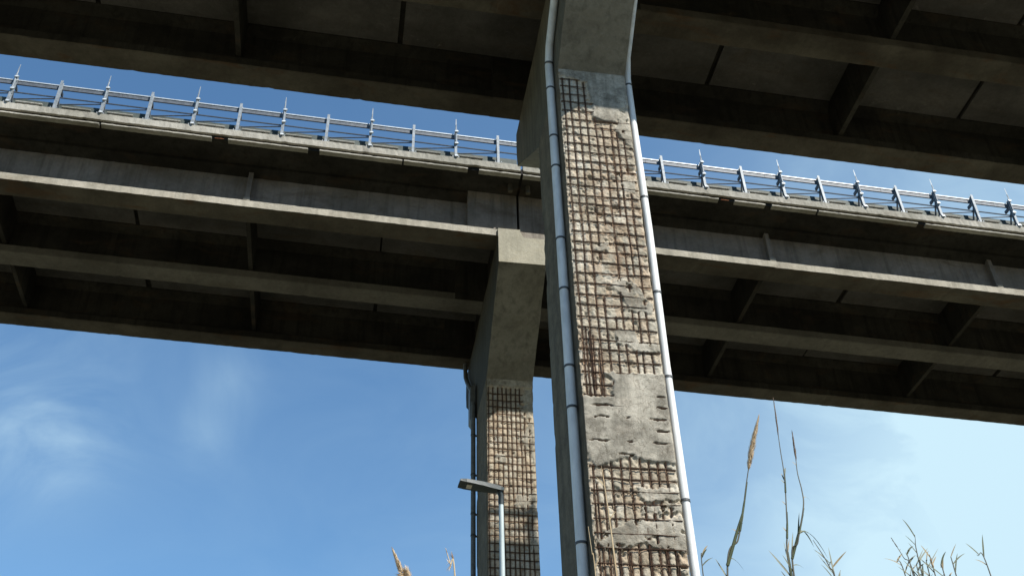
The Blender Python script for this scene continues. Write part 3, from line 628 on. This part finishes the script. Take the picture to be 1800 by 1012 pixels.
def guard_rail(ye, xa, xb, label, flip=False):
    s = -1 if flip else 1
    zt = ZS+H+0.49
    g = thing('guard_rail', ((xa+xb)/2, ye, gz((xa+xb)/2, zt)), label, 'guard rail', 'galvanised guard rails along the deck edges')
    o0 = g.location
    def put(name, x, dy=0.0, dz=0.0, par=None, me=None):
        o = bpy.data.objects.new(name, me or RM[name]); COL.objects.link(o)
        pw = parent_world(par or g)
        o.parent = par or g; o.location = (x-pw.x, ye+s*(0.02+dy)-pw.y, gz(x, zt)+dz-pw.z)
        if flip: o.rotation_euler = (0, 0, math.pi)
        return o
    rr = random.Random(int(abs(xa*10)))
    k0 = math.ceil((xa+12.43)/1.52); k1 = math.floor((xb+12.43)/1.52)
    for k in range(k0, k1+1):
        x = -12.43+1.52*k
        if not (xa+0.1 < x < xb-0.1): continue
        p = put('post', x)
        p.rotation_euler = (rr.uniform(-0.012, 0.012), rr.uniform(-0.015, 0.015), math.pi if flip else 0)
        q = bpy.data.objects.new('base_plate', RM['base']); COL.objects.link(q); q.parent = p
        q = bpy.data.objects.new('bracket', RM['bracket']); COL.objects.link(q); q.parent = p
        q = bpy.data.objects.new('back_stay', RM['back_stay']); COL.objects.link(q); q.parent = p
        if k % 2 == 0:
            q = bpy.data.objects.new('spike', RM['spike']); COL.objects.link(q); q.parent = p; q.location = (0.0, -0.03, 0)
            for zc in (0.06, 0.70, 1.30):
                q = bpy.data.objects.new('clamp', RM['clamp']); COL.objects.link(q); q.parent = p; q.location = (0.025, -0.015, zc)
    Yt = lambda d: ye+s*(0.02+d)
    def beam(name, d0, d1, z0, z1, mat, u=xa, v=xb):
        ya, yb = sorted((Yt(d0), Yt(d1))); m = MB(); m.box(u, v, ya, yb, zt+z0, zt+z1, True); return m.build(name, mat, g)
    x = xa; 
    while x < xb-0.05:         # top rail in bolted lengths
        v = min(x+4.56, xb); m = MB()
        for d0, d1, z0, z1 in ((0.115, 0.165, 1.06, 1.22),): ya, yb = sorted((Yt(d0), Yt(d1))); m.box(x+0.004, v-0.004, ya, yb, zt+z0, zt+z1, True)
        m.build('top_rail', 'zincd', g)
        m = MB(); ya, yb = sorted((Yt(0.095), Yt(0.185))); m.box(x+0.002, v-0.002, ya, yb, zt+1.222, zt+1.262, True); m.build('rail_cap', 'zincb', g)  # paler cap, the rail's lit top edge put into the colour
        x = v
    mb = MB(); mb.tube([(xa, Yt(0.125), gz(xa, zt+0.66)), (xb, Yt(0.125), gz(xb, zt+0.66))], 0.028, 6); mb.build('middle_bar', 'zincd', g)
    for k in range(k0-1, k1+1):
        u = -12.43+1.52*k; v = u+1.52; u = max(u, xa); v = min(v, xb)
        if v-u < 1.0: continue
        mb = MB(); mb.tube([(u+0.10, Yt(0.14), gz(u, zt+0.34)), (v, Yt(0.14), gz(v, zt+0.62))], 0.023, 5); mb.build('diagonal_bar', 'zincd', g)
        a = u+0.12; b = a+0.85+0.12*rr.random()
        mb = MB(); ya, yb = sorted((Yt(0.30), Yt(0.34))); mb.box(a, b, ya, yb, zt+0.40, zt+0.455, True); mb.build('bottom_plate_strip', 'pale', g)  # pale strip for a bottom plate, the sun on it put into the colour
    m = MB()
    for d0, d1, z0, z1 in ((0.36, 0.40, 0.10, 0.62),): ya, yb = sorted((Yt(d0), Yt(d1))); m.box(xa, xb, ya, yb, zt+z0, zt+z1, True)
    m.build('lower_rail', 'mossy', g)
    return g
guard_rail(BY-4.13, -18.0, 5.02, 'galvanised guard rail with spiked posts on the lower deck, left of the near pier')
guard_rail(BY-4.13, 5.22, 34.0, 'galvanised guard rail with spiked posts on the lower deck, right of the near pier')
guard_rail(MY+6.38, -14.0, 5.02, 'guard rail on the near deck, far edge, left of the near pier', True)
guard_rail(MY+6.38, 5.22, 30.0, 'guard rail on the near deck, far edge, right of the near pier', True)

# ------------------------------------------------------------------ drain pipes
def drainpipe(pts, r, label, collars, strapx, mat='pipe', brackets=True):
    base = pts[0]; d = thing('drainpipe', base, label, 'drainpipe', 'drainpipes on the piers')
    P = [Vector(p) for p in pts]
    seg = [0]
    for a, b in zip(P, P[1:]): seg.append(seg[-1]+(b-a).length)
    def at(t):
        for i in range(len(P)-1):
            if t <= seg[i+1]: return P[i].lerp(P[i+1], (t-seg[i])/(seg[i+1]-seg[i]))
        return P[-1]
    cs = []
    for c in collars:                      # by height
        for i in range(len(P)-1):
            if min(P[i].z, P[i+1].z) <= c <= max(P[i].z, P[i+1].z):
                cs.append(seg[i]+(c-P[i].z)/(P[i+1].z-P[i].z)*(seg[i+1]-seg[i])); break
    cs = sorted(cs); b = [0]+cs+[seg[-1]]
    rr = random.Random(len(pts))
    for i in range(len(b)-1):
        t0, t1 = b[i]+(0.02 if i else 0), b[i+1]+0.015
        ts = [t0]+[s for s in seg if t0+0.05 < s < t1-0.05]+[t1]
        # keep the ends a hair different in radius so joints read
        bow = rr.uniform(-0.012, 0.012)
        pp = [at(min(t, seg[-1])) for t in ts]
        m = MB(); m.tube(pp, [r+0.004]+[r]*(len(pp)-1), 18); m.build('pipe_section', mat, d, True)
        if i:
            c0 = at(b[i]-0.012); c1 = at(b[i]+0.035)
            m = MB(); m.tube([c0, c1], r+0.012, 18); m.build('joint_band', 'collar', d, False)
            if brackets:
                m = MB(); y = c0.y; xa, xb = sorted((c0.x, strapx)); m.box(xa, xb, y-0.02, y+0.02, c0.z-0.03, c0.z+0.03); m.build('bracket', 'collar', d)
    return d
flz = lambda y: 21.9+(MY-y)*(24.5-21.9)/3.0
drainpipe([(4.125, 17.08, 0), (4.125, 17.06, 9.0), (4.12, 17.04, 13.7), (4.12, 17.04, 18.3), (4.12, 17.04, 22.5), (4.12, 16.84, 23.05), (4.12, 14.7, 24.85), (4.12, 14.2, 26.7)], 0.098,
          'thick pale blue-grey drainpipe down the shaded left side of the near pier', [1.5, 4.5, 7.4, 9.6, 12.4, 13.35, 15.3, 16.7, 18.9, 19.9, 21.6, 22.55, 24.0, 25.5], MX0-0.004)
drainpipe([(6.055, 16.80, 0), (6.055, 16.78, 9.1), (6.055, 16.82, 13.4), (6.055, 16.74, 17.0), (6.055, 16.80, 20.4), (6.055, 16.80, 22.0), (6.055, 16.60, 22.6), (6.055, 14.4, 24.5), (6.055, 13.9, 26.5)], 0.085,
          'bright white sunlit drainpipe down the right edge of the near pier', [2, 5, 7.9, 10.4, 13.1, 15.2, 17.9, 21.75, 24.0], MX1+0.004)
bd = drainpipe([(4.25, 33.0, 0), (4.25, 33.0, 22.3), (4.25, 33.5, 23.3), (4.22, 34.6, 24.4), (4.22, 35.15, 25.0), (4.22, 35.3, 25.75)], 0.085,
          'dark drainpipe with a box section, rear left edge of the far pier', [3, 6, 9, 12, 15, 17.2, 18.0, 19.5, 21.1], BX0-0.004, 'duct')
m = MB()
m.add([(4.14, 33.05, 21.8), (4.34, 33.05, 21.5), (4.34, 33.55, 21.5), (4.14, 33.55, 21.8), (4.14, 33.05, 23.2), (4.34, 33.05, 23.35), (4.34, 33.55, 23.35), (4.14, 33.55, 23.2)],
      [(0, 3, 2, 1), (4, 5, 6, 7), (0, 1, 5, 4), (1, 2, 6, 5), (2, 3, 7, 6), (3, 0, 4, 7)])
m.build('box_section', 'duct', bd)

# ------------------------------------------------------------------ street lamp
lt = Vector((2.30, 14.52, 9.26))
lamp = thing('street_lamp', (2.30, 14.52, 0), 'street lamp, slim grey pole with flat dark head, before the far pier', 'street lamp')
m = MB(); m.tube([(2.30, 14.52, 0), (2.30, 14.52, 1.2)], 0.075, 16).tube([(2.30, 14.52, 1.2), (2.30, 14.52, 9.06)], [0.065, 0.036], 16); m.build('pole', 'lamppole', lamp, True)
m = MB(); m.tube([(2.30, 14.52, 9.00), (2.30, 14.52, 9.15), (2.27, 14.50, 9.21)], 0.043, 12); m.build('spigot', 'lampdark', lamp, True)
ux = Vector((-1, -0.06, 0.10)).normalized(); uy = Vector((0.05, -1, -0.05)).normalized(); uz = ux.cross(uy); uz = uz if uz.z > 0 else -uz
o0 = Vector((2.34, 14.52, 9.22))
def hp(a, b, c): return o0+ux*a+uy*b+uz*c
prof = [(0.0, 0.055, 0.0, 0.045), (0.05, 0.075, -0.012, 0.055), (0.20, 0.10, -0.015, 0.060), (0.34, 0.125, -0.012, 0.055), (0.60, 0.14, -0.008, 0.050), (0.70, 0.135, -0.002, 0.035)]
vs = []; 
for a, hw, z0, z1 in prof: vs += [hp(a, -hw, z0), hp(a, hw, z0), hp(a, hw*0.92, z1), hp(a, -hw*0.92, z1)]
fs = []
for i in range(len(prof)-1):
    for k in range(4): fs.append((i*4+k, i*4+(k+1) % 4, i*4+4+(k+1) % 4, i*4+4+k))
fs += [(0, 3, 2, 1), tuple(len(prof)*4-4+k for k in range(4))]
m = MB(); m.add(vs, fs); m.build('lamp_head', 'lampdark', lamp)
for b0, b1 in ((-0.06, -0.004), (0.004, 0.06)):
    m = MB(); q = [hp(a, b, c) for a in (0.50, 0.58) for b in (b0, b1) for c in (-0.022, -0.011)]
    m.add(q, [(0, 1, 3, 2), (4, 6, 7, 5), (0, 4, 5, 1), (2, 3, 7, 6), (0, 2, 6, 4), (1, 5, 7, 3)]); m.build('led_panel', 'led', lamp)
m = MB(); q = [hp(a, b, c) for a in (0.12, 0.50) for b in (-0.03, 0.03) for c in (0.056, 0.075)]
m.add(q, [(0, 1, 3, 2), (4, 6, 7, 5), (0, 4, 5, 1), (2, 3, 7, 6), (0, 2, 6, 4), (1, 5, 7, 3)]); m.build('cooling_fin', 'lampdark', lamp)

# ------------------------------------------------------------------ reeds
def blade(m, p, d, up, L, wd, droop, n=7):
    p = Vector(p); d = Vector(d).normalized(); side = d.cross(Vector(up)).normalized()
    vs = []; fs = []
    for i in range(n+1):
        t = i/n; c = p+d*(L*t)+Vector((0, 0, -1))*(droop*L*t*t); ww = wd*(math.sin(math.pi*min(1, 0.18+t*0.82))**0.7)*(1-t*0.25) if i < n else 0.0005
        f = side*ww*0.5; lift = Vector((0, 0, 1))*ww*0.22
        vs += [c-f+lift, c, c+f+lift]
    for i in range(n):
        fs += [(i*3, i*3+1, i*3+4, i*3+3), (i*3+1, i*3+2, i*3+5, i*3+4)]
    m.add(vs, fs)
def smooth_path(pts, n=24):
    P = [Vector(p) for p in pts]; P = [P[0]*2-P[1]]+P+[P[-1]*2-P[-2]]; out = []
    for i in range(1, len(P)-2):
        for k in range(n):
            t = k/n; a, b, c, d = P[i-1:i+3]
            out.append(0.5*((2*b)+(c-a)*t+(2*a-5*b+4*c-d)*t*t+(3*b-a-3*c+d)*t**3))
    out.append(P[-2]); return out
def reed(pts, label, r=(0.009, 0.002), plume=None, plume_mat='plume', stem='stemg', leaves=(), seed=1, group='cane reeds growing near the camera', name='reed', sheaths=()):
    rr = random.Random(seed)
    b = Vector(pts[0]); o = thing(name, b, label, 'reed', group)
    path = smooth_path(pts, 12); n = len(path)
    rad = [r[0]+(r[1]-r[0])*(i/(n-1)) for i in range(n)]
    m = MB(); m.tube(path, rad, 6); m.build('stem', stem, o, True)
    L = [0]
    for a, c in zip(path, path[1:]): L.append(L[-1]+(c-a).length)
    tot = L[-1]
    def at(d):
        d = max(0, min(tot-1e-4, d))
        for i in range(n-1):
            if d <= L[i+1]:
                return path[i].lerp(path[i+1], (d-L[i])/max(1e-6, L[i+1]-L[i])), (path[i+1]-path[i]).normalized()
        return path[-1], (path[-1]-path[-2]).normalized()
    if plume:
        pl, wmax, cnt = plume; m = MB()
        for k in range(cnt):
            t = rr.random()**0.9; c, d = at(tot-pl*(1-t))
            env = wmax*math.sin(math.pi*min(1, 0.10+0.88*t)**0.8)**0.8*(1-0.3*t)+0.002
            a = rr.random()*6.283; s = d.orthogonal().normalized(); q = d.cross(s)
            rad_ = (s*math.cos(a)+q*math.sin(a))
            ln = min(pl*0.30, 0.05+0.07*rr.random())*(1.1-0.5*t); tip = c+d*ln*0.93+rad_*env*rr.uniform(0.3, 1.0)
            sd = rad_.cross(d).normalized()*rr.uniform(0.0012, 0.0028)
            mid = c.lerp(tip, 0.5)+rad_*0.25*env
            m.add([c-sd*0.4, c+sd*0.4, mid+sd, mid-sd, tip], [(0, 1, 2, 3), (3, 2, 4)])
        m.build('plume', plume_mat, o)['kind'] = 'stuff'
    for (d_, az, el, ln, wd, dr, lm) in leaves:
        c, dd = at(tot-d_); az = math.radians(az); el = math.radians(el)
        v = Vector((math.cos(az)*math.cos(el), math.sin(az)*math.cos(el), math.sin(el)))
        m = MB(); blade(m, c, v, (0, -1, 0.3), ln, wd, dr); m.build('leaf', lm, o)
    for (d_, ln, th) in sheaths:
        c0, dd = at(tot-d_); c1, _ = at(tot-d_+ln); m = MB(); m.tube([c0, c0.lerp(c1, 0.5)+Vector((0.003, 0, 0)), c1+Vector((0.006, 0, 0))], [th, th*0.9, th*0.3], 6); m.build('leaf_sheath', 'leafg', o, True)
    return o
reed([(2.55, 7.05, 0), (2.66, 7.02, 3.2), (2.76, 6.97, 4.69), (2.87, 6.93, 4.95), (2.93, 6.9, 5.16), (2.99, 6.87, 5.40), (3.07, 6.84, 5.68), (3.15, 6.81, 5.92)],
     'tall dry reed with plump straw-coloured plume, right of the white pipe', (0.009, 0.0022), (0.46, 0.034, 700), 'plume', 'stemg',
     [(1.20, 20, 30, 0.16, 0.016, 0.9, 'leafg'), (0.98, 150, 60, 0.10, 0.010, 0.3, 'leafd'), (1.0, 10, 70, 0.22, 0.014, 0.1, 'leafd'), (0.90, 40, 60, 0.06, 0.012, 0.6, 'leafg'), (1.35, 150, 70, 0.2, 0.014, 0.1, 'leafg')], 1, sheaths=((1.25, 0.5, 0.013), (0.95, 0.40, 0.009)))
reed([(3.0, 6.62, 0), (3.03, 6.56, 3.0), (3.04, 6.53, 4.51), (3.075, 6.51, 4.85), (3.12, 6.49, 5.23), (3.13, 6.48, 5.50), (3.15, 6.47, 5.87)],
     'tallest reed stalk, thin dark tip reaching the deck edge, middle of the three stalks', (0.008, 0.002), (0.32, 0.007, 120), 'plumed', 'stemg',
     [(0.66, 100, 75, 0.10, 0.012, 0.2, 'leafd'), (0.62, 10, 75, 0.10, 0.016, 0.2, 'leafg'), (0.68, 170, 60, 0.05, 0.010, 0.2, 'leafg'), (0.93, 20, 80, 0.16, 0.009, 0.05, 'leafd'), (0.85, 160, 60, 0.05, 0.008, 0.1, 'leafd'),
      (1.06, 160, 65, 0.06, 0.010, 0.1, 'leafd'), (1.38, 160, 62, 0.25, 0.018, 0.05, 'leafg'), (1.22, 20, 72, 0.15, 0.010, 0.1, 'leafd'), (1.46, 155, 68, 0.15, 0.015, 0.05, 'leafg'), (1.30, 70, 75, 0.22, 0.010, 0.05, 'leafg')], 2, sheaths=((1.5, 0.3, 0.011), (1.1, 0.2, 0.008), (0.75, 0.15, 0.007)))
reed([(2.98, 6.62, 0), (3.04, 6.56, 3.0), (3.06, 6.52, 4.51), (3.12, 6.48, 4.74), (3.20, 6.45, 4.99), (3.215, 6.45, 5.12), (3.21, 6.45, 5.26), (3.22, 6.445, 5.40), (3.23, 6.44, 5.58)],
     'slimmer reed with a narrow brown tip, rightmost of the three tall stalks', (0.008, 0.002), (0.24, 0.010, 150), 'plumed', 'stemg',
     [(0.52, 10, 45, 0.08, 0.006, 0.9, 'leafd'), (0.26, 160, 60, 0.05, 0.006, 0.1, 'leafd'), (0.85, 15, 75, 0.24, 0.012, 0.03, 'leafg'), (0.80, 20, 40, 0.30, 0.020, 1.1, 'leafg'), (0.80, 12, 55, 0.18, 0.022, 1.3, 'leafg'),
      (0.95, 30, 72, 0.18, 0.011, 0.05, 'leafg'), (1.05, 20, 30, 0.12, 0.010, 0.5, 'leafg'), (1.10, 170, 70, 0.16, 0.012, 0.1, 'leafg')], 3, sheaths=((1.0, 0.35, 0.010), (0.8, 0.2, 0.007)))
reed([(3.25, 6.55, 0), (3.30, 6.5, 3.0), (3.33, 6.47, 4.35), (3.30, 6.46, 4.56), (3.22, 6.45, 4.74)], 'green reed shoot, just right of the three tall stalks', (0.010, 0.002), None, 'plume', 'stemg',
     [(0.28, 60, 80, 0.24, 0.012, 0.02, 'leafg'), (0.40, 20, 70, 0.20, 0.016, 0.05, 'leafg'), (0.35, 15, 65, 0.16, 0.012, 0.1, 'leafg'), (0.15, 160, 60, 0.12, 0.010, 0.3, 'leafg'), (0.5, 150, 70, 0.2, 0.014, 0.1, 'leafg')], 4)
clump = [((3.93, 6.38, 4.50), (3.95, 6.37, 4.78), 'leafy reed top with fine upright leaves, tallest of the low right clump', 5, 10),
         ((3.84, 6.44, 4.45), (3.80, 6.46, 4.62), 'olive reed with a folded brown leaf, left end of the low clump', 6, 9),
         ((4.00, 6.34, 4.44), (4.00, 6.34, 4.60), 'short reed with a pale feathery tip, in the low clump at the lower right', 7, 8),
         ((4.11, 6.27, 4.42), (4.11, 6.27, 4.58), 'single bluish reed blade standing right of the low clump', 8, 3),
         ((4.29, 6.16, 4.42), (4.25, 6.18, 4.56), 'thin reed tips at the far lower right corner', 9, 3),
         ((2.60, 7.04, 4.70), (2.62, 7.03, 4.86), 'small grass blades beside the foot of the white pipe at the bottom edge', 10, 3)]
clump += [((3.97, 6.36, 4.42), (3.985, 6.36, 4.60), 'short dark shoot tucked beside the tallest leafy top of the low clump', 31, 8),
          ((3.91, 6.39, 4.42), (3.915, 6.39, 4.56), 'low dark tuft between the olive reeds of the low right clump', 32, 8),
          ((3.88, 6.41, 4.46), (3.87, 6.41, 4.66), 'olive leafy reed between the left and middle tops of the low clump', 21, 9),
          ((4.05, 6.31, 4.40), (4.04, 6.31, 4.52), 'low spiky reed between the feathery tip and the single bluish blade', 22, 7),
          ((3.40, 6.60, 4.50), (3.38, 6.61, 4.64), 'spiky leaf tuft at the bottom edge, just right of the tall stalks', 23, 5)]
for (p, q, lab, sd, nl) in clump:
    rr = random.Random(sd); lv = []
    for k in range(nl):
        side = rr.choice((0, 170)); lv.append((0.02+0.06*k, side+rr.uniform(-25, 25), rr.uniform(45, 80), rr.uniform(0.10, 0.22), rr.uniform(0.007, 0.015), rr.uniform(0.0, 0.35), rr.choice(('leafg', 'leafg', 'leafd'))))
    reed([(p[0]-0.05, p[1]+0.05, 0), (p[0]-0.02, p[1], 3.0), p, q], lab, (0.010, 0.0015), (0.12, 0.012, 60) if sd == 7 else None, 'plume', 'stemg', lv, sd)
reed([(3.95, 6.4, 0), (3.92, 6.4, 3.2), (3.90, 6.42, 4.45), (3.86, 6.44, 4.64), (3.815, 6.45, 4.78)], 'hair-thin reed stalk leaning left out of the low clump', (0.006, 0.0018), (0.08, 0.004, 30), 'plumed', 'stemg', [(0.1, 30, 60, 0.05, 0.004, 0.5, 'leafd')], 15)
# pampas-like plume at the lower left, dry tips
reed([(0.75, 8.0, 0), (0.66, 8.0, 3.2), (0.53, 7.99, 4.85), (0.46, 7.99, 5.03), (0.39, 7.99, 5.20)], 'fluffy cream pampas plume at the bottom edge, left of the far pier', (0.010, 0.003), (0.62, 0.055, 1300), 'plume', 'stemd', [], 11, 'dry plumes and stalks', 'pampas_grass')
reed([(0.90, 7.0, 0), (0.86, 6.98, 3.0), (0.77, 6.96, 4.56), (0.735, 6.96, 4.67), (0.71, 6.96, 4.755)], 'slim dry pale tip just left of the lamp pole at the bottom edge', (0.008, 0.003), (0.28, 0.0025, 120), 'plume', 'stemd', [], 12, 'dry plumes and stalks')
reed([(1.70, 5.8, 0), (1.66, 5.8, 2.8), (1.60, 5.78, 4.12), (1.588, 5.785, 4.45), (1.568, 5.79, 4.83)], 'long dry straw stalk crossing the broken face of the near pier', (0.008, 0.003), (0.30, 0.006, 60), 'plume', 'stemd', [(0.12, 175, 60, 0.10, 0.010, 0.2, 'leafd'), (0.35, 10, 60, 0.10, 0.008, 0.2, 'leafd')], 13, 'dry plumes and stalks')
reed([(1.53, 5.82, 0), (1.51, 5.82, 2.8), (1.482, 5.82, 4.13), (1.470, 5.82, 4.28), (1.458, 5.82, 4.45)], 'thin pale stalk in front of the left drainpipe of the near pier', (0.005, 0.0014), None, 'plume', 'stemd', [(0.3, 20, 70, 0.14, 0.006, 0.2, 'leafd')], 14, 'dry plumes and stalks')
